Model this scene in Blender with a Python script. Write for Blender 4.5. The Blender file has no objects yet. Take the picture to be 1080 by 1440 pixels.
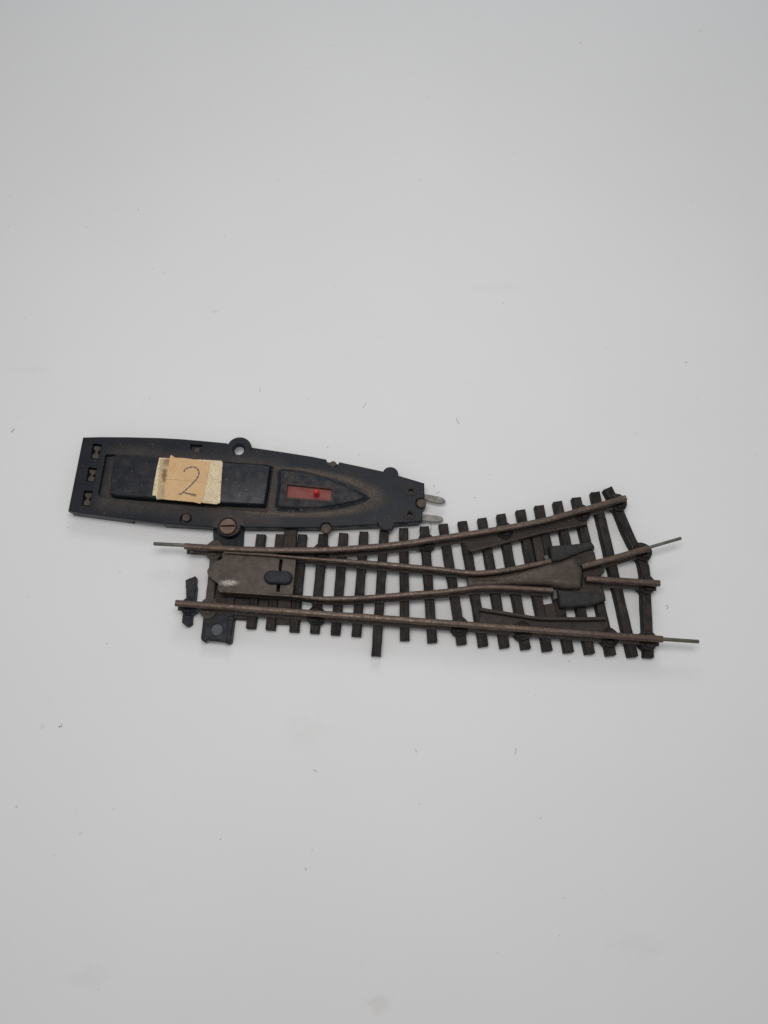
import bpy, bmesh, math, random
from mathutils import Vector, Matrix
from mathutils.geometry import tessellate_polygon

random.seed(7)
S = 0.00012                     # one modelling unit = 0.12 mm (the track is a 9 mm gauge toy)
sc = bpy.context.scene
COL = sc.collection

# ------------------------------------------------------------------ camera geometry (for reading measurements off the photo)
F = 1040.0
TILT = math.radians(20)
ct, st = math.cos(TILT), math.sin(TILT)
UP = Vector((0, ct, st)); BACK = Vector((0, -st, ct))
CAM = BACK * F

def P(px, py, z=0.0):
    """point of the photo -> x, y on the horizontal plane at height z (modelling units)"""
    d = Vector((px - 540.0, 0, 0)) - UP * (py - 720.0) - BACK * F
    t = (CAM.z - z) / -d.z
    p = CAM + d * t
    return Vector((p.x, p.y))

def PL(pts, z): return [P(x, y, z) for x, y in pts]

# ------------------------------------------------------------------ mesh helpers (all in modelling units)
def area2(l): return sum(l[i].x * l[(i + 1) % len(l)].y - l[(i + 1) % len(l)].x * l[i].y for i in range(len(l)))
def ccw(l): return list(l) if area2(l) > 0 else list(reversed(l))

def offset(l, d):
    """move a CCW loop inwards by d"""
    n = len(l); out = []
    for i in range(n):
        a, b, c = l[i - 1], l[i], l[(i + 1) % n]
        e1 = (b - a); e2 = (c - b)
        if e1.length < 1e-6 or e2.length < 1e-6: out.append(b.copy()); continue
        e1.normalize(); e2.normalize()
        n1 = Vector((-e1.y, e1.x)); n2 = Vector((-e2.y, e2.x))
        m = n1 + n2
        if m.length < 1e-4: out.append(b + n1 * d); continue
        m.normalize()
        k = d / max(0.5, m.dot(n1))
        out.append(b + m * k)
    return out

def jit(l, a, step=5.0):
    """subdivide a loop and roughen it"""
    out = []
    n = len(l)
    for i in range(n):
        p, q = l[i], l[(i + 1) % n]
        k = max(1, int((q - p).length / step))
        for j in range(k):
            r = p.lerp(q, j / k)
            out.append(r + Vector((random.uniform(-a, a), random.uniform(-a, a))))
    return out

def arc(c, r, a0, a1, n):
    return [Vector((c[0] + r * math.cos(math.radians(a0 + (a1 - a0) * i / (n - 1))),
                    c[1] + r * math.sin(math.radians(a0 + (a1 - a0) * i / (n - 1))))) for i in range(n)]
def circle(c, r, n=28): return [Vector((c[0] + r * math.cos(2 * math.pi * i / n), c[1] + r * math.sin(2 * math.pi * i / n))) for i in range(n)]

def bridge(bm, ra, rb):
    n = len(ra)
    for i in range(n):
        j = (i + 1) % n
        try: bm.faces.new((ra[i], ra[j], rb[j], rb[i]))
        except ValueError: pass

def cap(bm, loops_v, up=True):
    loops = [[v.co.copy() for v in l] for l in loops_v]
    flat = [v for l in loops_v for v in l]
    for t in tessellate_polygon([[Vector((c.x, c.y, 0)) for c in l] for l in loops]):
        a, b, c = (flat[i] for i in t)
        nz = (b.co - a.co).cross(c.co - a.co).z
        if abs(nz) < 1e-12: continue
        if (nz > 0) != up: b, c = c, b
        try: bm.faces.new((a, b, c))
        except ValueError: pass

def solid(bm, outline, z0, z1, holes=(), bev=1.0, foot=0.0):
    """slab with rounded top edge and blind or through holes; holes = (loop, depth or None, edge bevel)"""
    o = ccw(outline)
    ring = lambda l, z: [bm.verts.new((p.x, p.y, z)) for p in l]
    rows = [ring(offset(o, foot), z0), ring(o, z1 - bev)]
    for f in ((0.32, 0.34), (1.0, 0.0)) if bev > 0 else ():
        rows.append(ring(offset(o, bev * f[0]), z1 - bev * f[1]))
    for a, b in zip(rows, rows[1:]): bridge(bm, a, b)
    tops = [rows[-1]]; bots = [rows[0]]
    for h in holes:
        loop, depth, hb = h
        l = ccw(loop)
        r0 = ring(offset(l, -hb), z1); r1 = ring(l, z1 - hb)
        r2 = ring(l, z0 if depth is None else z1 - depth)
        bridge(bm, r1, r0); bridge(bm, r2, r1)
        tops.append(r0)
        if depth is None: bots.append(r2)
        else: cap(bm, [r2], True)
    cap(bm, tops, True); cap(bm, bots, False)

def box_path(bm, pts, w, z0, z1, bev=1.0, ja=0.0):
    """bar of width w along a 2D path"""
    n = len(pts); L = []; R = []
    for i, p in enumerate(pts):
        a = pts[max(0, i - 1)]; b = pts[min(n - 1, i + 1)]
        d = (b - a).normalized(); s = Vector((-d.y, d.x)) * (w / 2)
        L.append(p + s); R.append(p - s)
    loop = R + L[::-1]
    if ja: loop = jit(loop, ja, 6)
    solid(bm, loop, z0, z1, bev=bev)

def catmull(pts, step=4.0):
    out = []
    n = len(pts)
    for i in range(n - 1):
        p0 = pts[i - 1] if i else pts[0] * 2 - pts[1]
        p1, p2 = pts[i], pts[i + 1]
        p3 = pts[i + 2] if i + 2 < n else pts[-1] * 2 - pts[-2]
        k = max(2, int((p2 - p1).length / step))
        for j in range(k):
            t = j / k
            out.append(0.5 * ((2 * p1) + (p2 - p0) * t + (2 * p0 - 5 * p1 + 4 * p2 - p3) * t * t + (3 * p1 - p0 - 3 * p2 + p3) * t ** 3))
    out.append(pts[-1].copy())
    return out

RZ0, RZ1 = 12.6, 32.0
def rail_profile(z0=RZ0, z1=RZ1, hw=4.1, fw=6.6):
    return [(-fw, z0), (fw, z0), (fw, z0 + 1.6), (1.9, z0 + 3.6), (1.5, z1 - 7.6), (hw, z1 - 5.2), (hw, z1 - 2.4), (hw * .8, z1 - .8), (hw * .4, z1 - .1),
            (-hw * .4, z1 - .1), (-hw * .8, z1 - .8), (-hw, z1 - 2.4), (-hw, z1 - 5.2), (-1.5, z1 - 7.6), (-1.9, z0 + 3.6), (-fw, z0 + 1.6)]

def sweep(bm, path, prof, wfun=None, wob=0.12):
    """sweep a (side, height) profile along a 2D path"""
    rows = []; n = len(path); tot = 0.0
    for i, p in enumerate(path):
        if i: tot += (p - path[i - 1]).length
        a = path[max(0, i - 1)]; b = path[min(n - 1, i + 1)]
        d = (b - a).normalized(); s = Vector((-d.y, d.x))
        k = wfun(tot) if wfun else 1.0
        jx = random.uniform(-wob, wob); jz = random.uniform(-wob, wob) * .6
        rows.append([bm.verts.new((p.x + s.x * (u * k + jx), p.y + s.y * (u * k + jx), z + jz)) for u, z in prof])
    for a, b in zip(rows, rows[1:]): bridge(bm, a, b)
    bm.faces.new(rows[0]); bm.faces.new(rows[-1][::-1])

def rod(bm, a, b, r, n=14, ends=True):
    """round bar from a to b with slightly rounded ends"""
    a, b = Vector(a), Vector(b); d = (b - a).normalized()
    x = d.orthogonal().normalized(); y = d.cross(x)
    L = (b - a).length; e = min(r * .5, L * .2)
    rows = []
    for t, k in ((0, .55), (e * .35, .88), (e, 1), (L * .33, 1), (L * .66, 1), (L - e, 1), (L - e * .35, .88), (L, .55)):
        c = a + d * t
        rows.append([bm.verts.new(c + x * (r * k * math.cos(2 * math.pi * i / n)) + y * (r * k * math.sin(2 * math.pi * i / n))) for i in range(n)])
    for p, q in zip(rows, rows[1:]): bridge(bm, p, q)
    bm.faces.new(rows[0][::-1]); bm.faces.new(rows[-1])

def peg(bm, c, r, z0, z1, bev=.8, n=26): solid(bm, circle(c, r, n), z0, z1, bev=bev)

def build(name, bm, mat, parent=None, org=(0, 0, 0), rot=0.0, smooth=22):
    """finish a bmesh as ONE object; org is the object's origin in modelling units (world)"""
    M = Matrix.Translation(Vector(org)) @ Matrix.Rotation(rot, 4, 'Z')
    bmesh.ops.transform(bm, matrix=M.inverted(), verts=bm.verts)
    bmesh.ops.scale(bm, vec=(S, S, S), verts=bm.verts)
    bmesh.ops.recalc_face_normals(bm, faces=bm.faces)
    me = bpy.data.meshes.new(name); bm.to_mesh(me); bm.free()
    if smooth:
        for p in me.polygons: p.use_smooth = True
        me.set_sharp_from_angle(angle=math.radians(smooth))
    for m in (mat if isinstance(mat, (list, tuple)) else [mat]): me.materials.append(m)
    o = bpy.data.objects.new(name, me); COL.objects.link(o)
    Mw = M.copy(); Mw.translation = Mw.translation * S
    if parent is not None:
        o.parent = parent
        o.matrix_basis = WORLD[parent.name].inverted() @ Mw
    else:
        o.matrix_basis = Mw
    WORLD[o.name] = Mw
    return o
WORLD = {}

def thing(name, org, label, cat):
    o = bpy.data.objects.new(name, None); COL.objects.link(o)
    o.empty_display_size = 0.005
    o.location = Vector(org) * S
    WORLD[o.name] = Matrix.Translation(Vector(org) * S)
    o['label'] = label; o['category'] = cat
    return o

# ------------------------------------------------------------------ materials
class NT:
    def __init__(s, name, rough=.5, metal=0.0, spec=.5):
        s.m = bpy.data.materials.new(name); s.m.use_nodes = True
        s.t = s.m.node_tree; s.n = s.t.nodes; s.b = s.n['Principled BSDF']
        s.b.inputs['Roughness'].default_value = rough; s.b.inputs['Metallic'].default_value = metal
        s.b.inputs['Specular IOR Level'].default_value = spec
        tc = s.n.new('ShaderNodeTexCoord'); mp = s.n.new('ShaderNodeMapping')
        mp.inputs['Scale'].default_value = (1 / S,) * 3
        s.t.links.new(tc.outputs['Object'], mp.inputs[0]); s.co = mp.outputs[0]
    def link(s, a, b): s.t.links.new(a, b)
    def map(s, loc=(0, 0, 0), rot=0.0, scale=(1, 1, 1)):
        m = s.n.new('ShaderNodeMapping'); m.inputs['Location'].default_value = loc; m.inputs['Rotation'].default_value = (0, 0, rot)
        m.inputs['Scale'].default_value = scale; s.link(s.co, m.inputs[0]); return m.outputs[0]
    def noise(s, scale, detail=4, rough=.6, co=None, stretch=None):
        x = s.n.new('ShaderNodeTexNoise'); x.inputs['Scale'].default_value = scale; x.inputs['Detail'].default_value = detail; x.inputs['Roughness'].default_value = rough
        s.link(co or (s.map(scale=stretch) if stretch else s.co), x.inputs['Vector']); return x.outputs['Fac']
    def ramp(s, f, a, b, v0=0.0, v1=1.0, smooth=False):
        r = s.n.new('ShaderNodeMapRange'); r.inputs[1].default_value = a; r.inputs[2].default_value = b; r.inputs[3].default_value = v0; r.inputs[4].default_value = v1
        if smooth: r.interpolation_type = 'SMOOTHSTEP'
        s.link(f, r.inputs[0]); return r.outputs[0]
    def math(s, op, a, b=0.0):
        x = s.n.new('ShaderNodeMath'); x.operation = op
        for i, v in enumerate((a, b)):
            if isinstance(v, (int, float)): x.inputs[i].default_value = v
            else: s.link(v, x.inputs[i])
        return x.outputs[0]
    def vmath(s, op, a, b=None):
        x = s.n.new('ShaderNodeVectorMath'); x.operation = op
        for i, v in enumerate((a, b)):
            if v is None: continue
            if isinstance(v, tuple): x.inputs[i].default_value = v
            else: s.link(v, x.inputs[i])
        return x.outputs[1] if op in ('LENGTH', 'DOT_PRODUCT', 'DISTANCE') else x.outputs[0]
    def mix(s, f, a, b):
        x = s.n.new('ShaderNodeMix'); x.data_type = 'RGBA'
        for i, v in ((0, f), (6, a), (7, b)):
            if isinstance(v, (int, float)): x.inputs[i].default_value = v
            elif isinstance(v, tuple): x.inputs[i].default_value = (*v, 1)
            else: s.link(v, x.inputs[i])
        return x.outputs[2]
    def color(s, c):
        if isinstance(c, tuple): s.b.inputs['Base Color'].default_value = (*c, 1)
        else: s.link(c, s.b.inputs['Base Color'])
    def bump(s, h, dist, strength=1.0):
        x = s.n.new('ShaderNodeBump'); x.inputs['Distance'].default_value = dist * S; x.inputs['Strength'].default_value = strength
        s.link(h, x.inputs['Height']); s.link(x.outputs[0], s.b.inputs['Normal'])
    def rough(s, f, a, b): s.link(s.ramp(f, .3, .7, a, b), s.b.inputs['Roughness'])
    def up(s, lo=.5, hi=.95):
        """1 on faces that look up (where dust settles)"""
        g = s.n.new('ShaderNodeNewGeometry'); x = s.n.new('ShaderNodeSeparateXYZ'); s.link(g.outputs['Normal'], x.inputs[0])
        return s.ramp(x.outputs[2], lo, hi)

DUST = (0.115, 0.092, 0.075)
BLACK = (0.0085, 0.0105, 0.0155)
MO = P(345, 690, 0)             # origin of the motor
MORG = (MO.x, MO.y, 0)
TO = P(590, 820, 0)             # origin of the track
TORG = (TO.x, TO.y, 0)

def specks(t, c, scale=.35, thr=.72, amount=.7, col=(.34, .32, .29)):
    n = t.noise(scale, 2, .5)
    return t.mix(t.math('MULTIPLY', t.ramp(n, thr, thr + .05), amount), c, col)

def boxmask(t, a, b, hw, fall, ext=(0, 0)):
    """soft mask round a rectangle with axis a->b (world units), half width hw; 1 at the edge, 0 at distance fall"""
    d = (b - a); L = d.length; ang = math.atan2(d.y, d.x); c = (a + b) / 2 - MO
    m = t.n.new('ShaderNodeMapping'); m.vector_type = 'TEXTURE'
    m.inputs['Location'].default_value = (c.x, c.y, 0); m.inputs['Rotation'].default_value = (0, 0, ang)
    t.link(t.co, m.inputs[0])
    v = t.vmath('MULTIPLY', m.outputs[0], (1, 1, 0))
    v = t.vmath('ABSOLUTE', v); v = t.vmath('SUBTRACT', v, (L / 2, hw, 0)); v = t.vmath('MAXIMUM', v, (0, 0, 0))
    return t.ramp(t.vmath('LENGTH', v), 0, fall, 1, 0, True)

def mat_housing():
    t = NT('black_dusty_plastic', .48, 0, .24)
    m1 = boxmask(t, P(158, 671, 21), P(386, 692, 21), 31, 26)
    # the pointed hood
    c = P(386, 690, 21) - MO; e = P(518, 699, 21) - P(386, 690, 21); ang = math.atan2(e.y, e.x)
    mp = t.n.new('ShaderNodeMapping'); mp.vector_type = 'TEXTURE'
    mp.inputs['Location'].default_value = (c.x, c.y, 0); mp.inputs['Rotation'].default_value = (0, 0, ang); mp.inputs['Scale'].default_value = (e.length + 3, 33, 1)
    t.link(t.co, mp.inputs[0])
    q = t.vmath('LENGTH', t.vmath('MULTIPLY', mp.outputs[0], (1, 1, 0)))
    m2 = t.math('MULTIPLY', t.ramp(q, .90, 1.0, 0, 1, True), t.ramp(q, 1.03, 1.24, 1, 0, True))
    sd = t.vmath('LENGTH', t.vmath('MULTIPLY', t.vmath('SUBTRACT', t.co, (*(P(321, 739.5, 21) - MO), 0)), (1, 1, 0)))
    m3 = t.math('MULTIPLY', t.ramp(sd, 16, 27, .85, 0, True), .9)
    big = t.ramp(t.noise(.022, 3), .35, .65)
    fine = t.ramp(t.noise(.42, 5, .8), .36, .66)
    m = t.math('MAXIMUM', t.math('MAXIMUM', t.math('MULTIPLY', m1, .8), t.math('MULTIPLY', m2, 1.35)), m3)
    m = t.math('MULTIPLY', m, t.ramp(big, 0, 1, .45, 1))
    m = t.math('ADD', m, t.math('MULTIPLY', big, .10))
    m = t.math('MULTIPLY', m, t.ramp(fine, 0, 1, .18, 1.25))
    m = t.math('MULTIPLY', m, t.up())
    m = t.math('MINIMUM', m, 1.0)
    c0 = t.mix(t.noise(.05, 4), BLACK, (.013, .016, .0225))
    c1 = t.mix(m, c0, DUST)
    c1 = specks(t, c1, .55, .70, .38)
    c1 = specks(t, c1, .21, .74, .3)
    t.color(c1)
    t.link(t.ramp(m, 0, .6, .42, .85), t.b.inputs['Roughness'])
    t.bump(t.noise(.5, 5, .7), .35, .6)
    return t.m

def mat_black(name, dust=.25, rough=.35, bump=.25, grain=None, spec=.2):
    t = NT(name, rough, 0, spec)
    d = t.math('MULTIPLY', t.ramp(t.noise(.07, 6, .7), .42, .72), dust)
    d = t.math('MULTIPLY', d, t.up(.2, .9))
    c = t.mix(d, t.mix(t.noise(.04, 3), BLACK, (.014, .018, .026)), DUST)
    c = specks(t, c, .33, .71, .5)
    t.color(c); t.rough(t.noise(.09, 4), rough - .08, rough + .2)
    t.bump(t.noise(.4, 5, .7), bump, .6)
    return t.m

def mat_sleeper():
    t = NT('dusty_sleeper_plastic', .6, 0, .2)
    oi = t.n.new('ShaderNodeObjectInfo')
    w = t.vmath('ADD', t.co, None)
    x = t.n.new('ShaderNodeVectorMath'); x.operation = 'SCALE'; x.inputs[0].default_value = (37, 91, 13); t.link(oi.outputs['Random'], x.inputs['Scale'])
    co = t.n.new('ShaderNodeVectorMath'); co.operation = 'ADD'; t.link(t.co, co.inputs[0]); t.link(x.outputs[0], co.inputs[1])
    s2 = t.n.new('ShaderNodeMapping'); s2.inputs['Scale'].default_value = (.045, .75, .3); t.link(co.outputs[0], s2.inputs[0])
    grain = t.noise(1.0, 5, .65, s2.outputs[0])
    blot = t.noise(.06, 4, .6, co.outputs[0])
    d = t.math('MULTIPLY', t.ramp(blot, .3, .62), t.ramp(grain, .34, .66, .08, 1.0))
    d = t.math('MULTIPLY', d, t.up(.3, .9))
    c = t.mix(d, (.0078, .0078, .0092), (.066, .051, .041))
    c = specks(t, c, .3, .73, .4)
    t.color(c); t.b.inputs['Roughness'].default_value = .62
    t.bump(grain, .9, .8)
    return t.m

def mat_brown(name, a, b, rough=.55, metal=0.0, bump=.3, spk=.3):
    t = NT(name, rough, metal, .25)
    f = t.ramp(t.noise(.09, 6, .7), .3, .7)
    c = t.mix(f, a, b)
    c = t.mix(t.math('MULTIPLY', t.ramp(t.noise(.35, 5, .7), .5, .75), .5), c, tuple(v * .45 for v in a))
    if spk: c = specks(t, c, .4, .72, spk)
    t.color(c); t.rough(t.noise(.2, 4), rough - .12, rough + .15)
    t.bump(t.noise(.45, 5, .7), bump, .7)
    return t.m

def mat_rail():
    t = NT('tarnished_rail_brass', .42, .55, .5)
    f = t.ramp(t.noise(.05, 6, .7), .3, .7)
    c = t.mix(f, (.090, .060, .044), (.150, .106, .081))
    c = t.mix(t.ramp(t.noise(.21, 6, .8), .48, .66, 0, .85), c, (.040, .031, .027))
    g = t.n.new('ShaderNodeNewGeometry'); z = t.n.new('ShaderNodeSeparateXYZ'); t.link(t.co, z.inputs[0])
    low_dark = t.ramp(z.outputs[2], 25, 28, 1, 0)                      # darker and matte on the web and the foot
    c = t.mix(t.math('MULTIPLY', low_dark, .85), c, (.048, .038, .032))
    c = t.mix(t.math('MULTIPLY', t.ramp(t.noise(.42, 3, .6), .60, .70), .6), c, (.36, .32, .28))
    t.color(c)
    r = t.math('MAXIMUM', t.ramp(t.noise(.3, 4), .35, .65, .32, .58), t.math('MULTIPLY', low_dark, .75))
    t.link(r, t.b.inputs['Roughness'])
    t.link(t.ramp(low_dark, 0, 1, .6, 0.0), t.b.inputs['Metallic'])
    t.bump(t.noise(.5, 5, .7), .4, .7)
    return t.m

def mat_plate():
    t = NT('dull_brown_sheet_metal', .5, .35, .5)
    f = t.ramp(t.noise(.05, 7, .7), .3, .7)
    c = t.mix(f, (.052, .038, .030), (.088, .066, .052))
    c = t.mix(t.ramp(t.noise(.28, 6, .75), .5, .75, 0, .6), c, (.035, .028, .024))
    sp = P(321, 818.5, 30) - TO
    d = t.vmath('LENGTH', t.vmath('MULTIPLY', t.vmath('SUBTRACT', t.co, (sp.x, sp.y, 0)), (1 / 13, 1 / 4.6, 0)))
    sn = t.noise(.42, 4, .8)
    scr = t.math('MULTIPLY', t.ramp(d, .25, 1.15, 1, 0), t.ramp(sn, .38, .58))
    c = t.mix(scr, c, (.62, .56, .49))                              # bare scratched patch
    c = specks(t, c, .35, .72, .25)
    t.color(c); t.rough(t.noise(.12, 4), .42, .66); t.bump(t.noise(.4, 6, .7), .35, .6)
    return t.m

def mat_paper(name, a, b, spots, spotcol=(.14, .085, .045), stain=None):
    t = NT(name, .82, 0, .2)
    f = t.ramp(t.noise(.06, 6, .7), .3, .7)
    c = t.mix(f, a, b)
    c = t.mix(t.math('MULTIPLY', t.ramp(t.noise(.5, 4, .7), .55, .68), spots), c, spotcol)
    if stain:
        for (px, py, rx, ry, k) in stain:
            q = P(px, py, 32) - MO
            d = t.vmath('LENGTH', t.vmath('MULTIPLY', t.vmath('SUBTRACT', t.co, (q.x, q.y, 0)), (1 / rx, 1 / ry, 0)))
            d = t.math('ADD', d, t.ramp(t.noise(.25, 4), .3, .7, -.35, .35))
            c = t.mix(t.math('MULTIPLY', t.ramp(d, .3, 1.0, 1, 0, True), k), c, (.17, .085, .042))
    t.color(c); t.bump(t.noise(.6, 5, .7), .5, .7)
    return t.m

M = {}
M['housing'] = mat_housing()
M['slider'] = mat_black('glossy_black_plastic', .3, .34, .3, spec=.32)
M['base'] = mat_black('black_base_plastic', .3, .38, .3, spec=.55)
M['hood'] = mat_black('black_hood_plastic', .55, .42, .3)
M['black'] = mat_black('black_plastic', .3, .42, .35)
M['slate'] = mat_brown('slate_grey_plastic', (.014, .017, .021), (.026, .030, .036), .55, 0, .5, .15)
M['block'] = mat_brown('dark_crossing_plastic', (.018, .0185, .0195), (.046, .044, .041), .65, 0, .9, .25)
M['sleeper'] = mat_sleeper()
M['web'] = mat_brown('brown_dirty_plastic', (.032, .025, .021), (.068, .053, .043), .65, 0, .4, .25)
M['guard'] = mat_brown('guard_rail_plastic', (.034, .027, .023), (.066, .052, .043), .6, 0, .4, .25)
M['dusty'] = mat_brown('thickly_dusted_plastic', (.060, .050, .042), (.105, .088, .074), .75, 0, .5, .3)
M['rail'] = mat_rail()
M['plate'] = mat_plate()
M['lug_disc'] = mat_brown('grey_dull_disc', (.085, .092, .10), (.13, .137, .145), .7, 0, .2, .2)
M['pin'] = mat_brown('tarnished_pin_metal', (.105, .108, .095), (.20, .20, .175), .38, .5, .25, .2)
M['tab'] = mat_brown('dull_solder', (.06, .06, .056), (.15, .15, .14), .5, .2, .4, .3)
M['brasspin'] = mat_brown('greenish_pin_metal', (.10, .095, .070), (.19, .175, .12), .38, .5, .25, .2)
M['terminal'] = mat_brown('dull_terminal_metal', (.10, .092, .084), (.27, .255, .235), .42, .5, .5, .5)
M['contact'] = mat_brown('dusty_brass_contact', (.055, .043, .034), (.115, .092, .074), .6, .25, .5, .3)
M['screw'] = mat_brown('rusty_screw_steel', (.13, .083, .060), (.22, .15, .112), .55, .35, .6, .4)
M['casting'] = mat_brown('brown_cast_metal', (.062, .046, .037), (.108, .084, .068), .5, .3, .5, .3)
M['boss2'] = mat_brown('dusty_window_rim', (.030, .026, .024), (.090, .074, .062), .7, 0, .4, .3)
M['boss'] = mat_brown('dusty_black_boss', (.016, .016, .018), (.052, .042, .034), .6, 0, .4, .2)
M['recess'] = mat_brown('dark_recess_dirt', (.006, .006, .006), (.018, .015, .013), .8, 0, .3, .1)
M['cream'] = mat_paper('cream_speckled_card', (.66, .54, .34), (.80, .69, .47), 1.0)
M['tan'] = mat_paper('tan_paper', (.61, .40, .20), (.72, .49, .265), .4, (.33, .19, .09))
M['tape'] = mat_paper('yellowed_tape', (.48, .36, .20), (.62, .49, .30), .5, stain=[(231, 668, 5, 15, .8), (234, 650, 7, 8, .6), (229, 690, 4, 9, .25)])

def mat_red():
    t = NT('faded_red_plastic', .6, 0, .35)
    c = t.mix(t.ramp(t.noise(.08, 5), .3, .7), (.22, .042, .040), (.30, .088, .074))
    c = t.mix(t.ramp(t.noise(.3, 5, .7), .42, .70, 0, .7), c, (.17, .085, .068))
    t.color(c); t.bump(t.noise(.4, 4), .3, .5); return t.m
M['red'] = mat_red()
t = NT('bright_red_plastic', .35, 0, .5); t.color(t.mix(t.noise(.2, 3), (.50, .018, .022), (.62, .04, .04))); M['redpin'] = t.m

t = NT('pencil_line', .5, .0, .5); t.color(t.mix(t.ramp(t.noise(.55, 4, .75), .42, .62), (.062, .056, .054), (.30, .21, .13))); M['pencil'] = t.m
t = NT('paper_crease', .8, 0, .2); t.color((.30, .19, .10)); M['crease'] = t.m

def mat_table():
    t = NT('white_laminate', .62, 0, .15)
    f = t.ramp(t.noise(.0022, 5, .55), .3, .7)
    c = t.mix(f, (.775, .770, .765), (.805, .800, .796))
    fa = t.ramp(t.noise(.012, 6, .7), .60, .78, 0, .10)             # faint rubbed dirt
    c = t.mix(fa, c, (.60, .56, .48))
    fs = t.math('MULTIPLY', t.ramp(t.noise(.11, 2, .4), .765, .80), .42)    # small specks of grime
    c = t.mix(fs, c, (.36, .34, .31))
    for (px, py, rx, ry, k) in ((533, 1412, 22, 13, .15), (125, 1375, 32, 18, .07), (300, 438, 10, 5, .18), (60, 1022, 4, 5, .15), (45, 520, 40, 8, .06), (985, 43, 12, 6, .10), (700, 405, 60, 14, .04), (430, 1030, 40, 26, .05), (900, 1330, 40, 18, .06)):
        q = P(px, py, 0)
        d = t.vmath('LENGTH', t.vmath('MULTIPLY', t.vmath('SUBTRACT', t.co, (q.x, q.y, 0)), (1 / rx, 1 / ry, 0)))
        d = t.math('ADD', d, t.ramp(t.noise(.08, 4), .3, .7, -.4, .4))
        c = t.mix(t.math('MULTIPLY', t.ramp(d, .2, 1.0, 1, 0, True), k), c, (.42, .36, .27))
    t.color(c); t.rough(t.noise(.03, 4), .58, .66)
    t.bump(t.noise(.09, 5, .6), .35, .25)
    return t.m
M['table'] = mat_table()
t = NT('lint_fibre', .8); t.color((.26, .245, .23)); M['lint'] = t.m

# ------------------------------------------------------------------ the table
bm = bmesh.new()
solid(bm, [Vector((-3200, -2600)), Vector((3200, -2600)), Vector((3200, 3400)), Vector((-3200, 3400))], -160, 0, bev=6)
o = build('table_top', bm, M['table']); o['kind'] = 'structure'

# ------------------------------------------------------------------ the point motor
motor = thing('point_motor', MORG, 'long black boat-shaped point motor with tan paper label numbered 2 and red window', 'point motor')
DZ = 21.0
def dk(pts): return PL(pts, DZ)
ear = P(336, 630, DZ); bump_t = P(549, 666.5, DZ); bump_b = P(543.3, 734.5, DZ); sear = P(321.5, 738.5, DZ)
top_edge = dk([(116.3, 614.6), (141, 614.0), (180, 614.2), (224.4, 615.3), (255, 617), (280, 619.1), (319.5, 622.8)])
ear_arc = arc(ear, 17.6, 163, -12, 16)
top2 = dk([(354, 628.8), (400, 635.6), (440, 641.9), (459, 645.8)])
n1 = dk([(460, 651.5), (463.5, 655.0), (472, 656.2), (475.5, 652.8), (476.7, 649.3)])
top3 = dk([(505, 655.2), (538, 662.4)])
b_arc = arc(bump_t, 11.2, 158, -8, 12)
top4 = dk([(561, 668.6), (596.8, 679.2)])
right = dk([(597, 699.5)]) + [p for p in arc(P(592.4, 707.6, DZ), 7.6, 60, 270, 10)] + dk([(594.4, 716), (593.3, 733.0), (574, 735.0), (556, 735.3)])
bb_arc = arc(bump_b, 11.8, -5, -175, 12)
bot1 = dk([(531, 738), (490, 739.6), (466, 741)]) + arc(P(458.4, 742.5, DZ), 7.6, 5, 175, 9) + dk([(450, 742), (400, 742), (344, 741.5)])
s_arc = arc(sear, 16.4, -2, -165, 14)
bot2 = dk([(300, 741.4), (280, 740.5), (228, 735.8), (183.7, 730.4), (140, 724.6), (95.4, 718.4)])
outline = top_edge + ear_arc + top2 + n1 + top3 + b_arc + top4 + right + bb_arc + bot1 + s_arc + bot2
slots = [[(130.6, 623.6), (142.8, 625), (138.2, 646), (127.4, 644.6)], [(124.4, 656.9), (136, 658.3), (132, 678.3), (121, 676.3)], [(118.3, 689.6), (130, 690.6), (126, 712), (114.8, 710.6)]]
strip = [(148.2, 639.4), (160, 639.0), (375, 654.2), (384, 656.8), (375.2, 720.0), (330, 716.6), (240, 708.4), (141.5, 698.6), (138.0, 694)]
holes = [(dk(s), 7, .5) for s in slots]
holes.append((dk(strip), 6.5, .8))
holes.append((dk([(268.2, 624.6), (284.2, 625.6), (283.4, 633.6), (280, 636), (274, 635.6), (270.6, 632), (267.4, 631)]), 9, .4))
holes.append((circle(P(261.2, 729.8, DZ), 8.2), 9, .5))
holes.append((circle(P(335.6, 632.2, DZ), 7.2), None, 2.4))
holes.append((circle(P(578.3, 690, DZ), 3.3, 18), 10, 1.0))
holes.append((circle(P(576.2, 723.2, DZ), 3.2, 18), 10, 1.0))
holes.append((circle(P(320, 740.3, DZ), 12.2), 3, .8))
bm = bmesh.new()
solid(bm, outline, 13.5, DZ, holes, bev=1.5)
# lower wall of the case: stops short in a notch on the near side, leaves the ears free
low = dk([(116.8, 615.2), (141, 614.6), (224.4, 615.9), (280, 619.7), (322, 624), (325, 642), (346, 643), (354, 630), (459, 646.6), (538, 663), (592, 678.5), (590, 732), (531, 736.6), (450, 740), (344, 740), (228, 735.4), (228, 729), (182.6, 723.2), (182.6, 729.7), (140, 724.1), (96.2, 718.0)])
hole_low = [(circle(P(335.6, 632.2, DZ), 7.4), None, 0)]
housing = build('housing', bm, M['housing'], motor, MORG)
bm = bmesh.new()
solid(bm, low, 0, 13.6, bev=0)
build('base', bm, M['base'], motor, MORG)

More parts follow.
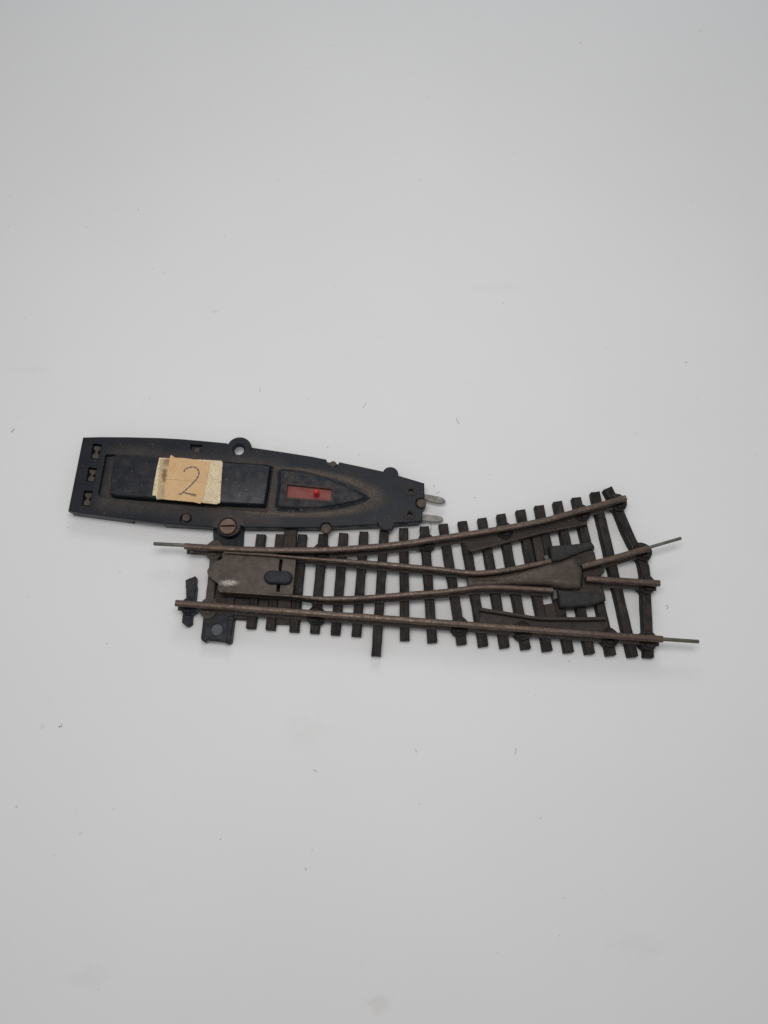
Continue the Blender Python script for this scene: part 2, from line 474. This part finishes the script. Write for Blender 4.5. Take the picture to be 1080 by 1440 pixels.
for c, r in ((P(578.3, 690, DZ), 8.6), (P(576.2, 723.2, DZ), 8.8)):
    bm = bmesh.new()
    ring = [[bm.verts.new((p.x, p.y, z)) for p in circle(c, rr)] for rr, z in ((r, DZ - .3), (r - .8, DZ + .9), (r - 2.6, DZ + 1.1), (4.0, DZ + .3), (3.2, DZ - .4))]
    for a, b in zip(ring, ring[1:]): bridge(bm, a, b)
    build('terminal_boss', bm, M['boss'], motor, MORG)
# the ear hole pierces only the ear: white table shows through it
# brown contacts in the three slots
for s in slots:
    a, b, c_, d = dk(s)
    bm = bmesh.new()
    l = lambda u, v: a.lerp(b, u).lerp(d.lerp(c_, u), v)
    shape = [l(.08, .14), l(.5, .10), l(.95, .12), l(.92, .34), l(.68, .47), l(.68, .56), l(.90, .70), l(.92, .92), l(.5, .96), l(.05, .93), l(.08, .70), l(.38, .55), l(.36, .45), l(.08, .33)]
    solid(bm, shape, DZ - 7.2, DZ - 1.6, bev=1.2)
    build('contact', bm, M['contact'], motor, MORG)
# pegs that hold the case together
for (px, py, r, zt) in ((276.6, 633.2, 4.6, 19.4), (261.6, 727.4, 5.8, 20.2), (468.4, 652.4, 4.8, 20.4), (458.4, 743.0, 7.0, 20.6), (592.6, 707.4, 6.7, 20.6)):
    bm = bmesh.new(); peg(bm, P(px, py, zt), r, 15.5 if r > 6.8 else 6, zt, 1.2)
    build('peg', bm, M['contact'], motor, MORG)
# screw on the near ear
bm = bmesh.new()
c = P(320, 740.0, 23)
solid(bm, circle(c, 11.2, 36), 18.2, 23.6, [([c + Vector(v) for v in ((-10.3, -1.2), (10.3, -.5), (10.3, 1.5), (-10.3, .8))], 2.6, .2)], bev=1.3)
build('screw', bm, M['screw'], motor, MORG)
bm = bmesh.new()
solid(bm, circle(sear, 14.0, 30), 9.5, 13.4, bev=0)
build('screw_boss', bm, M['black'], motor, MORG)

# slider
SZ = 29.0
bm = bmesh.new()
sl = PL([(163.5, 639.2), (190, 640.9), (312, 651.6), (370, 655.4), (377.0, 657.0), (374, 680), (369.6, 707.0), (311, 704.6), (220, 698.2), (163, 694.0), (156.5, 692.0), (158.6, 668)], SZ)
o_ = ccw(sl)
rows = [[bm.verts.new((p.x, p.y, z)) for p in offset(o_, k)] for k, z in ((-2.8, DZ - 7), (-2.6, SZ - 3.6), (-1.9, SZ - 1.5), (-.7, SZ - .4), (0.8, SZ))]
for a, b in zip(rows, rows[1:]): bridge(bm, a, b)
cap(bm, [rows[-1]], True); cap(bm, [rows[0]], False)
build('slider', bm, M['slider'], motor, MORG)

# paper label glued on the slider
label = None
bm = bmesh.new()
base_l = jit(PL([(223.9, 643.6), (236, 644.4), (300, 647.4), (311.9, 648.4), (313, 650.4), (311.6, 672), (309.6, 707.2), (304, 709.0), (262, 705), (230, 701.8), (220.4, 702.2), (219.6, 697.6), (214.2, 696.6), (218, 672)], SZ + 1), .22, 3)
solid(bm, base_l, SZ + .05, SZ + 2.0, bev=.5)
label = build('paper_label', bm, M['cream'], motor, MORG)
bm = bmesh.new()
solid(bm, jit(PL([(290, 648.4), (308.8, 650.0), (307.8, 672), (305, 706.0), (280, 704.6)], SZ + 2.5), .18, 3), SZ + 2.05, SZ + 2.7, bev=.25)
build('card_layer', bm, M['cream'], label, MORG)
bm = bmesh.new()
solid(bm, jit(PL([(226, 645), (239.5, 645.4), (235.2, 672), (232.6, 702.4), (221, 701.0), (221.8, 690), (223.6, 668)], SZ + 2.4), .3, 3), SZ + 2.05, SZ + 2.6, bev=.25)
build('tape_strip', bm, M['tape'], label, MORG)
PZ = SZ + 3.7
bm = bmesh.new()
solid(bm, jit(PL([(238.8, 643.6), (240, 639.2), (243.4, 641.6), (246, 643.6), (262, 644.2), (280, 647.2), (296, 649.8), (293.6, 662), (289, 684), (286.2, 700), (283, 706.2), (281.6, 708.4), (270, 705.6), (245, 703.4), (230.6, 702.0), (231.4, 690), (235, 668)], PZ), .22, 3), SZ + 2.75, PZ, bev=.3)
build('tan_paper', bm, M['tan'], label, MORG)
def stroke(bm, pts, w, z, h=.12):
    path = catmull([P(205 + x / 9, 630 + y / 9, z) for x, y in pts], 1.0)
    sweep(bm, path, [(-w / 2, z), (w / 2, z), (w / 2 * .8, z + h), (-w / 2 * .8, z + h)], lambda s: 1 + .22 * math.sin(s * 1.1) + random.uniform(-.12, .12), .05)
bm = bmesh.new()
zz = PZ + .02
stroke(bm, [(486, 304), (492, 278), (528, 254), (588, 240), (636, 250), (664, 282), (674, 318), (655, 372), (610, 430), (548, 494), (486, 548), (440, 583), (416, 580)], 1.95, zz)
stroke(bm, [(640, 256), (668, 292), (668, 335), (640, 388), (588, 446)], .8, zz + .05)
stroke(bm, [(440, 578), (492, 566), (566, 580), (640, 592)], 1.6, zz + .06)
stroke(bm, [(470, 566), (540, 582), (606, 604), (640, 606)], 1.2, zz + .03)
build('digit', bm, M['pencil'], label, MORG)
bm = bmesh.new()
stroke(bm, [(252, 396), (380, 400), (500, 412), (620, 424), (742, 430)], .34, zz, .05)
build('crease', bm, M['crease'], label, MORG)

# pointed hood with the red window
HZ = 26.0
hood_top = PL([(396, 662.6), (418, 664.4), (436, 667.6), (456, 673.6), (474, 680.6), (490, 687.4), (503, 693.6), (510, 697.2), (511.4, 698.6), (509, 700.2), (496, 703.6), (478, 707.8), (448, 711.6), (420, 712.8), (393, 711.6), (391.5, 709), (394.6, 685), (395, 664)], HZ)
bm = bmesh.new()
o_ = ccw(hood_top)
win = PL([(404.3, 681.6), (466.2, 688.0), (465.4, 704.0), (403, 699.2)], HZ)
ring = lambda l, z: [bm.verts.new((p.x, p.y, z)) for p in l]
rows = [ring(offset(o_, -6.5), DZ - .3), ring(offset(o_, -3.6), DZ + .9), ring(offset(o_, -1.6), HZ - 2.4), ring(offset(o_, -.6), HZ - .6), ring(offset(o_, .6), HZ)]
for a, b in zip(rows, rows[1:]): bridge(bm, a, b)
w = ccw(win)
fr = [ring(offset(w, -2.6), HZ), ring(offset(w, -2.6), HZ - 7)]
bridge(bm, fr[1], fr[0])
cap(bm, [rows[-1], fr[0]], True)
hood = build('hood', bm, M['hood'], motor, MORG)
bm = bmesh.new()
fr = [ring(offset(w, -2.8), HZ - 1), ring(offset(w, -2.8), HZ + .5), ring(offset(w, -2.2), HZ + .9), ring(offset(w, -.6), HZ + .9), ring(w, HZ + .3), ring(w, HZ - 7)]
for a, b in zip(fr, fr[1:]): bridge(bm, b, a)
build('window_frame', bm, M['boss2'], hood, MORG)
bm = bmesh.new()
solid(bm, offset(w, -.6), HZ - 10, HZ - 4.3, bev=0)
build('red_window', bm, M['red'], motor, MORG)
bm = bmesh.new()
c = P(445.6, 696.2, HZ - 5)
rows = []
for z, r in ((HZ - 5.4, 4.3), (HZ - 1, 4.2), (HZ + 5, 4.0), (HZ + 8.6, 3.6), (HZ + 10.4, 2.6), (HZ + 11.2, 1.2)):
    rows.append([bm.verts.new((p.x, p.y, z)) for p in circle(c, r, 20)])
for a, b in zip(rows, rows[1:]): bridge(bm, a, b)
cap(bm, [rows[-1]], True); cap(bm, [rows[0]], False)
build('indicator_pin', bm, M['redpin'], motor, MORG)

# terminal blades
for pts in ([(588, 692.5), (597, 694.4), (606, 695.8), (616.7, 697.6), (624.2, 700.6), (626.8, 704.0), (626.2, 706.6), (620, 707.9), (609, 706), (597, 702.6), (588, 701)],
            [(586, 721.8), (595.6, 722.9), (612, 724.2), (620, 725.6), (623.4, 728.6), (623, 731.4), (619.6, 734), (607.8, 734), (594.4, 732), (586, 731)]):
    bm = bmesh.new()
    solid(bm, jit(PL(pts, 13), .18, 3), 9.8, 12.4, bev=.7)
    build('terminal_blade', bm, M['terminal'], motor, MORG)

# ------------------------------------------------------------------ the turnout
track = thing('track_turnout', TORG, 'old model railway turnout with rusty brown rails on dusty dark sleepers', 'railway track')

def rail(name, pts, prof=None, wfun=None, mat='rail', z=RZ1, step=5):
    bm = bmesh.new()
    sweep(bm, catmull(PL(pts, z), step), prof or rail_profile(), wfun)
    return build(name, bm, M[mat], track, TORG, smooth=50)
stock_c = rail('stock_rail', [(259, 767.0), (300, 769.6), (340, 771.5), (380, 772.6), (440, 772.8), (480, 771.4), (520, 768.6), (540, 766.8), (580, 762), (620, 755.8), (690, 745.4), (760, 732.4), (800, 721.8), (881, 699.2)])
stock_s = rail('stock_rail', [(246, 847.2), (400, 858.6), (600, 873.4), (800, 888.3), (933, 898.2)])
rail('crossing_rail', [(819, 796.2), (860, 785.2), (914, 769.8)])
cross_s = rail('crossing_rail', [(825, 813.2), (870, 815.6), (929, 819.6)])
cross_d = [o for o in track.children if o.name.startswith('crossing_rail')][0]
thin = lambda L0, L1: (lambda s: .42 + .52 * min(1, max(0, (s - L0) / (L1 - L0))))
bl_prof = [(-5.6, 15), (5.6, 15), (5.6, 16.6), (1.9, 18.5), (1.6, 24), (3.7, 26.6), (3.7, 29.3), (2.9, 30.7), (1.4, 31.4), (-1.4, 31.4), (-2.9, 30.7), (-3.7, 29.3), (-3.7, 26.6), (-1.6, 24), (-1.9, 18.5), (-5.6, 16.6)]
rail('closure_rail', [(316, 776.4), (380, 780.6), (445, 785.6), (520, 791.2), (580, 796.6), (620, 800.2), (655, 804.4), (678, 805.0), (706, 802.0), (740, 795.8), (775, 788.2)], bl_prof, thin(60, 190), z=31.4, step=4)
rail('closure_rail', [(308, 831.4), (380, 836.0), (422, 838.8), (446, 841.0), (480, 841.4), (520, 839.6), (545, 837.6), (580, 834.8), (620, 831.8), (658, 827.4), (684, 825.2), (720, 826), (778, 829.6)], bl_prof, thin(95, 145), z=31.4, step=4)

def pin(a, b, parent, mat, za=27.5, zb=27.5, r=2.5):
    p, q = P(*a, za), P(*b, zb)
    bm = bmesh.new(); rod(bm, (p.x, p.y, za), (q.x, q.y, zb), r)
    build('connector_pin', bm, M[mat], parent, TORG, smooth=50)
pin((216, 764.6), (266, 767.2), stock_c, 'pin')
pin((958, 756.8), (908, 771.2), cross_d, 'pin', r=2.2)
pin((983, 902.4), (926, 898.4), stock_s, 'brasspin')
bm = bmesh.new()                                  # solder blob under the left rail end
bmesh.ops.create_uvsphere(bm, u_segments=14, v_segments=10, radius=3.2, matrix=Matrix.Translation((*P(270.5, 775.5, 22), 22)))
solid(bm, jit(PL([(268, 768), (291, 771), (290, 774.5), (282, 775.5), (276, 776.5), (268, 776)], 20), .4, 3), 17, 21, bev=.8)
build('solder_lump', bm, M['rail'], stock_c, TORG)

SLZ = 13.0
tops = [(366.9, 750.5), (394.2, 750.6), (425, 751.0), (454.6, 750.5), (483.2, 749), (511.8, 747), (540.5, 744), (567.8, 742), (597, 739.4), (623.4, 736), (650.6, 732.2), (678, 727.6), (704.9, 722.2), (732.4, 716.2), (758.8, 710), (784.5, 704.2), (811.3, 698.6), (837.6, 691)]
bots = [(351.8, 882.6), (379.6, 884.6), (413.2, 887.6), (442, 889.4), (471.4, 891.6), (501, 893.8), (528.9, 921.2), (569.4, 899.6), (608.5, 902.4), (650.2, 905.4), (680.4, 908), (710.6, 910), (740.4, 912), (771, 914.4), (801, 916.6), (830.8, 918.8), (860.7, 921), (891.5, 923)]
sleepers = []
def rz(name, bm, mat, a, b, parent=track):
    c = (a + b) / 2; d = b - a
    return build(name, bm, M[mat], parent, (c.x, c.y, 0), math.atan2(d.y, d.x))
for i, (t0, b0) in enumerate(zip(tops, bots)):
    a, b = P(*t0, SLZ), P(*b0, SLZ)
    bm = bmesh.new()
    k = max(6, int((b - a).length / 9))
    box_path(bm, [a.lerp(b, j / k) for j in range(k + 1)], 12.6, 0, SLZ + random.uniform(-.25, .25), 1.7, .28)
    sleepers.append(rz('sleeper', bm, 'sleeper', a, b))
# last sleeper, kinked round the rail ends
bm = bmesh.new()
pth = catmull(PL([(855, 685.4), (868, 710), (879, 737), (890.6, 762), (900.5, 778.5), (906.8, 796), (909, 812), (909.4, 833), (910.6, 866), (912, 893), (913.6, 924)], SLZ), 8)
box_path(bm, pth, 13.0, 0, SLZ, 1.8, .25)
end_sl = build('sleeper', bm, M['sleeper'], track, (pth[5].x, pth[5].y, 0), -1.2)
# sleeper at the blade end, thick with dust, and the broken one before it
a, b = P(303.5, 760, 13.4), P(292.2, 868, 13.4)
bm = bmesh.new(); box_path(bm, [a.lerp(b, j / 12) for j in range(13)], 11.0, 0, 14.6, 1.6, .3)
dusty_sl = rz('sleeper', bm, 'dusty', a, b)
bm = bmesh.new()
brk = jit(PL([(260.4, 816), (265, 813.4), (270, 811.8), (274.8, 809.4), (275.0, 819), (275.8, 827), (273.6, 841), (273, 855), (269.6, 864), (268.2, 876.4), (265, 879.6), (261, 880.2), (255.2, 875), (257, 862), (261.6, 845), (261.4, 834)], SLZ), .35, 4)
solid(bm, brk, 0, SLZ, bev=1.4)
br_sl = build('sleeper', bm, M['black'], track, (*P(266, 846, 0), 0)); br_sl['label'] = 'broken end sleeper, snapped off short'

def chair(parent, px, py, ang=0, w=13.0, h=13.5, mat='sleeper', z=16.8):
    c = P(px, py, 15)
    ca, sa = math.cos(ang), math.sin(ang)
    raw = []
    for k in range(20):
        t = 2 * math.pi * k / 20
        x = w * math.copysign(abs(math.cos(t)) ** 1.15, math.cos(t)); y = h * math.copysign(abs(math.sin(t)) ** 1.15, math.sin(t))
        raw.append(Vector((c.x + x * ca - y * sa, c.y + x * sa + y * ca)))
    bm = bmesh.new(); solid(bm, jit(raw, .25, 20), 2, z, bev=2.2)
    # the two jaws that grip the rail foot
    for sgn in (-1, 1):
        j = [Vector((c.x + x * ca - y * sa, c.y + x * sa + y * ca)) for x, y in ((-5, sgn * 5), (5, sgn * 5), (4, sgn * 9.4), (-4, sgn * 9.4))]
        solid(bm, j, z - 2, z + 3.2, bev=1.2)
    build('rail_chair', bm, M[mat], parent, (c.x, c.y, 0), ang)
A1 = -.074
for (i, px, py, an) in ((3, 452.6, 775.4, 0), (3, 444.4, 865.6, A1), (8, 599.4, 762.4, .2), (9, 646.4, 880.6, A1), (12, 709.2, 745.6, .22), (12, 735.0, 887.0, A1), (16, 818.0, 720.8, .27), (16, 857.4, 896.4, A1)):
    chair(sleepers[i], px, py, an)
for (px, py, an) in ((869, 706.6, .3), (904, 776.0, .28), (909.4, 821.6, -.05), (911.4, 900.4, A1)): chair(end_sl, px, py, an, 13, 14)
chair(dusty_sl, 301, 773.5, 0, 13, 14, 'dusty'); chair(dusty_sl, 293.6, 854.6, A1, 13, 15, 'dusty')
chair(br_sl, 265.2, 852.6, A1, 11.5, 12.5, 'black')

# mounting lugs
bm = bmesh.new()
lug = PL([(287, 858), (329.8, 858), (324.8, 901), (322.4, 904.6), (317.4, 904.2), (315.4, 902.6), (291, 900.4), (288.4, 902.6), (283.4, 900.2), (282.2, 897)], 13)
solid(bm, lug, 9.4, 13, [(circle(P(304.8, 885.2, 13), 7.6), None, .5)], bev=1.4)
solid(bm, PL([(320.4, 866), (329, 866), (324.8, 901), (322.4, 904), (317.6, 903.8)], 14.3), 0, 14.4, bev=1.5)
solid(bm, PL([(286.4, 868), (290, 868), (287, 902), (283.4, 900)], 13.8), 0, 13.8, bev=1.0)
lug_o = build('mounting_lug', bm, M['black'], track, TORG)
bm = bmesh.new(); solid(bm, circle(P(304.8, 885.2, 11), 9.6), 8, 11.2, bev=0)  # flat grey disc closing the lug hole from below
build('grey_disc', bm, M['lug_disc'], lug_o, TORG)
bm = bmesh.new()
solid(bm, PL([(299, 734), (343, 734), (341.4, 765), (338, 771), (300, 770)], 8.8), 0, 8.8, bev=1.4)
build('mounting_lug', bm, M['black'], track, TORG)
# floor under the blades
bm = bmesh.new()
solid(bm, PL([(303, 778), (402, 781), (396, 866), (292, 858)], 7), 0, 7, bev=1)
for px, py in ((324, 841.4), (356, 842.4), (385.4, 844)):
    c = P(px, py, 11); solid(bm, [c + Vector(v) for v in ((-5, -9), (5, -9), (5.6, 9), (-4.4, 9))], 6, 11.2 if px < 330 else 9.5, bev=1.6)
solid(bm, PL([(303, 845), (352, 850), (350, 871), (318, 869), (296, 862)], 10.4), 0, 10.6, bev=1.2)
build('blade_floor', bm, M['web'], track, TORG)
# sliding tie bar
bm = bmesh.new()
solid(bm, jit(PL([(400.2, 738), (418.0, 738), (407.4, 877), (387.8, 876)], 11.4), .25, 6), .6, 11.4, bev=1.2)
for k in range(7):
    y = 752.0 + k * 2.6
    solid(bm, PL([(400.4, y), (416.4, y + .4), (416.2, y + 1.6), (400.2, y + 1.2)], 12), 11, 12.0, bev=.4)
build('tie_bar', bm, M['web'], track, TORG)
# blade carrier plate
bm = bmesh.new()
pl = PL([(313.8, 774.0), (350, 776.6), (392, 779.4), (416.6, 782.4), (415.2, 800), (411.6, 836.6), (360, 834.2), (305.8, 831.0), (306.4, 821), (294.2, 811.0), (291.8, 807), (291.2, 801.8), (295, 796.2), (303.2, 789.6), (311.8, 785.8)], 26)
slot = PL([(393.2, 786.4), (397.4, 786.8), (393.2, 832.2), (388.4, 831.8)], 26)
solid(bm, pl, 23, 26, [(slot, None, .3)], bev=.6)
solid(bm, PL([(313.6, 773.8), (350, 776.2), (391, 779), (391, 781.2), (350, 778.6), (313.6, 776.2)], 28), 25.5, 28.4, bev=.6)
plate = build('blade_plate', bm, M['plate'], track, TORG)
bm = bmesh.new()
c0, c1 = P(380.2, 810.6, 33), P(401.2, 811.6, 33)
d = (c1 - c0).normalized(); an = math.degrees(math.atan2(d.y, d.x))
cap_l = arc(c1, 9.0, an - 90, an + 90, 14) + arc(c0, 9.0, an + 90, an + 270, 14)
o_ = ccw(cap_l)
rows = [[bm.verts.new((p.x, p.y, z)) for p in offset(o_, k)] for k, z in ((1.2, 12), (.2, 25), (0, 30), (.7, 31.8), (2, 33), (4, 33.6))]
for a, b in zip(rows, rows[1:]): bridge(bm, a, b)
cap(bm, [rows[-1]], True); cap(bm, [rows[0]], False)
build('drive_stud', bm, M['slate'], track, TORG)

# guard rails
bm = bmesh.new()
solid(bm, jit(PL([(650, 757), (659.6, 777.4), (664.8, 776.2), (700, 766.4), (760, 751.2), (800, 743.4), (825.6, 738.6), (826, 716), (760, 736), (700, 748)], 14.5), .2, 7), 6, 14.5, bev=1.0)
g = catmull(PL([(660.6, 774.6), (700, 764.4), (760, 748.8), (800, 740.6), (825.4, 735.6)], 22), 8)
box_path(bm, g, 3.8, 12, 22, .9, .12)
build('guard_rail', bm, M['guard'], track, TORG)
bm = bmesh.new()
solid(bm, jit(PL([(674.4, 857.6), (690, 860.4), (735, 867.6), (756, 871), (800, 871.6), (853.4, 871.2), (858, 893), (760, 892), (673, 884)], 14.5), .2, 7), 6, 14.5, bev=1.0)
g = catmull(PL([(675, 856.4), (700, 860.6), (735, 866.0), (757, 869.4), (800, 870.2), (852.6, 869.6)], 21), 8)
box_path(bm, g, 4.6, 12, 22, 1.4, .12)
build('guard_rail', bm, M['guard'], track, TORG)

# crossing (frog): infill, plate with hump, two plastic blocks
bm = bmesh.new()
solid(bm, PL([(747, 750), (768, 746), (776, 790), (756, 794)], 10.5), 0, 10.5, bev=.8)
solid(bm, PL([(765, 850), (790, 846), (794, 874), (770, 876)], 10.5), 0, 10.5, bev=.8)
solid(bm, PL([(800, 780), (836, 776), (852, 842), (800, 842)], 11), 0, 11, bev=.8)
build('crossing_floor', bm, M['web'], track, TORG)
bm = bmesh.new()
hump = jit(PL([(659, 809.0), (690, 807.4), (720, 804.2), (745, 799.0), (774.6, 791.6), (778, 793), (792, 789), (808.4, 783.2), (811, 788), (814, 794.4), (818.4, 797.6), (819.2, 804), (819.2, 810), (817.4, 826.6), (800, 827.6), (784, 825.6), (774, 823), (750, 821.4), (720, 821.0), (690, 821.4), (658.6, 823)], 29), .15, 5)
o_ = ccw(hump)
rows = [[bm.verts.new((p.x, p.y, z)) for p in offset(o_, k)] for k, z in ((-.4, 14), (0, 26.0), (.9, 28.2), (2.4, 29.8), (4.2, 30.8), (6.4, 31.6))]
for a, b in zip(rows, rows[1:]): bridge(bm, a, b)
cap(bm, [rows[-1]], True); cap(bm, [rows[0]], False)
x0, x1 = P(668, 815, 28).x, P(775, 810, 28).x
for v in bm.verts:                                  # the casting climbs towards the nose
    if v.co.z > 20:
        u = min(1, max(0, (v.co.x - x0) / (x1 - x0))); u = u * u * (3 - 2 * u)
        v.co.z -= (1 - u) * (6.5 + (v.co.z - 26) * .7)
cplate = build('crossing_plate', bm, M['casting'], track, TORG, smooth=45)
bm = bmesh.new()
solid(bm, PL([(764, 782.4), (770.4, 780.2), (774.4, 794.6), (771, 796.4), (768.8, 790)], 22), 19, 23, bev=.5)
solid(bm, PL([(777, 829.6), (782, 828.6), (784.6, 841), (779, 843)], 18), 10, 18, bev=.5)
build('solder_tab', bm, M['tab'], cplate, TORG)
def bed(pts, z):
    bm = bmesh.new(); solid(bm, jit(PL(pts, z), .25, 5), 0, z, bev=1.6)
    return build('crossing_bed', bm, M['web'], track, TORG)
bed([(773.4, 768.6), (790, 767), (832.6, 763.0), (834.4, 765), (836.6, 769.4), (835.2, 775), (836.4, 784), (839, 787.4), (832, 795), (820, 798), (776, 796), (774.4, 784)], 22)
bm = bmesh.new()
solid(bm, jit(PL([(773.2, 767.4), (790, 766), (808, 764.8), (831.6, 761.2), (835.2, 766), (834, 771.4), (820, 775.4), (808, 780.4), (792, 787), (776, 790)], 28), .25, 5), 14, 29, bev=3.0)
build('crossing_block', bm, M['block'], track, TORG)
bed([(780, 824), (818, 826), (819, 812), (848, 827), (850.6, 834.6), (851.4, 843), (842, 847), (829, 849.6), (806, 851), (789, 852), (786.8, 845.6), (783, 834)], 19)
bm = bmesh.new()
solid(bm, jit(PL([(784.6, 828.8), (800, 830), (818, 832.2), (850.8, 835.8), (852.6, 843.8), (842, 848.0), (829, 851.4), (806, 853.2), (788.4, 853.8), (786, 843)], 25), .25, 5), 8, 26, bev=2.8)
build('crossing_block', bm, M['block'], track, TORG)
bm = bmesh.new()
solid(bm, jit(PL([(820, 797), (843, 786.5), (848, 797), (851, 804), (845, 809), (838, 813), (820, 812)], 18), .25, 5), 0, 17.5, bev=1.4)
solid(bm, PL([(826, 817), (848, 818.4), (847, 826), (826, 826)], 18), 0, 18.2, bev=1.4)
build('crossing_tongue', bm, M['web'], track, TORG)

# ------------------------------------------------------------------ lint and grit lying on the table
bm = bmesh.new()
for (px, py, r) in ((610, 683.6, 1.1), (461, 629, .8), (390, 690 - 60, .7), (430, 1222, 1.0), (84, 1022, 1.3), (505, 640, .7), (668, 700, 1.0), (800, 930, .9), (96, 742, .8), (660, 540, .6), (210, 560, .7), (895, 610, .7), (980, 560, .6), (760, 1150, .8), (310, 1180, .8), (590, 1130, .7), (150, 905, .8), (40, 840, .6)):
    p = P(px, py, 0)
    bmesh.ops.create_icosphere(bm, subdivisions=1, radius=r * .75, matrix=Matrix.Translation((p.x, p.y, r * .6)) @ Matrix.Rotation(random.random() * 3, 4, 'Z') @ Matrix.Diagonal((1.4, .8, .7, 1)))
def hair(pts, r=.28):
    path = catmull([P(x, y, 0) for x, y in pts], 2)
    sweep(bm, path, [(-r, .1), (r, .1), (r * .7, .1 + 1.4 * r), (-r * .7, .1 + 1.4 * r)], None, 0)
hair([(606, 735), (606.4, 742), (604.8, 749)], .3)
hair([(613, 694), (616, 692.6), (619, 690.8)], .22)
hair([(365, 547), (366, 549), (365.6, 551)], .25)
hair([(515, 566), (513, 570), (510, 574)], .22)
hair([(725, 1052), (725.6, 1056), (724, 1061)], .25)
hair([(441, 1082), (443, 1083.4), (445, 1086)], .25)
hair([(88, 1018), (86, 1020), (87, 1023)], .25)
hair([(583, 1053), (585, 1055.4), (586, 1058)], .22)
hair([(936, 851), (938.6, 852.2), (939.4, 855), (937.6, 856.4)], .3)
hair([(20, 603), (18, 606), (15.6, 608)], .4)
hair([(642, 588), (643, 592), (646, 596)], .3)
o = build('grit', bm, M['lint']); o['kind'] = 'stuff'; o['label'] = 'tiny specks of grit and lint on white table'; o['category'] = 'grit'

# ------------------------------------------------------------------ light
w = bpy.data.worlds.new('World'); sc.world = w; w.use_nodes = True
nt = w.node_tree; bg = nt.nodes['Background']
bg.inputs['Color'].default_value = (.955, .97, 1.0, 1); bg.inputs['Strength'].default_value = .32
def lamp(name, loc, target, size, energy, col):
    l = bpy.data.lights.new(name, 'AREA'); l.shape = 'RECTANGLE'; l.size, l.size_y = size[0] * S, size[1] * S; l.energy = energy; l.color = col
    o = bpy.data.objects.new(name, l); COL.objects.link(o)
    o.location = Vector(loc) * S
    o.rotation_euler = (Vector(target) - Vector(loc)).to_track_quat('-Z', 'Y').to_euler()
    return o
lamp('ceiling_light', (-60, 20, 1500), (-40, -40, 0), (950, 480), .141, (1.0, .978, .962))
lamp('window_light', (150, 2300, 1800), (0, 0, 0), (1100, 700), .17, (.93, .97, 1.0))

# ------------------------------------------------------------------ camera and output
cam = bpy.data.cameras.new('camera'); co = bpy.data.objects.new('camera', cam); COL.objects.link(co)
cam.sensor_fit = 'VERTICAL'; cam.sensor_height = 36; cam.sensor_width = 27; cam.lens = F / 1440 * 36
cam.clip_start = .002; cam.clip_end = 10
co.location = CAM * S; co.rotation_euler = (TILT, 0, 0)
sc.camera = co
sc.view_settings.view_transform = 'Standard'; sc.view_settings.look = 'None'; sc.view_settings.exposure = 0; sc.view_settings.gamma = 1
sc.view_settings.use_curve_mapping = False
sc.render.engine = 'CYCLES'
sc.cycles.use_denoising = True
sc.cycles.max_bounces = 8
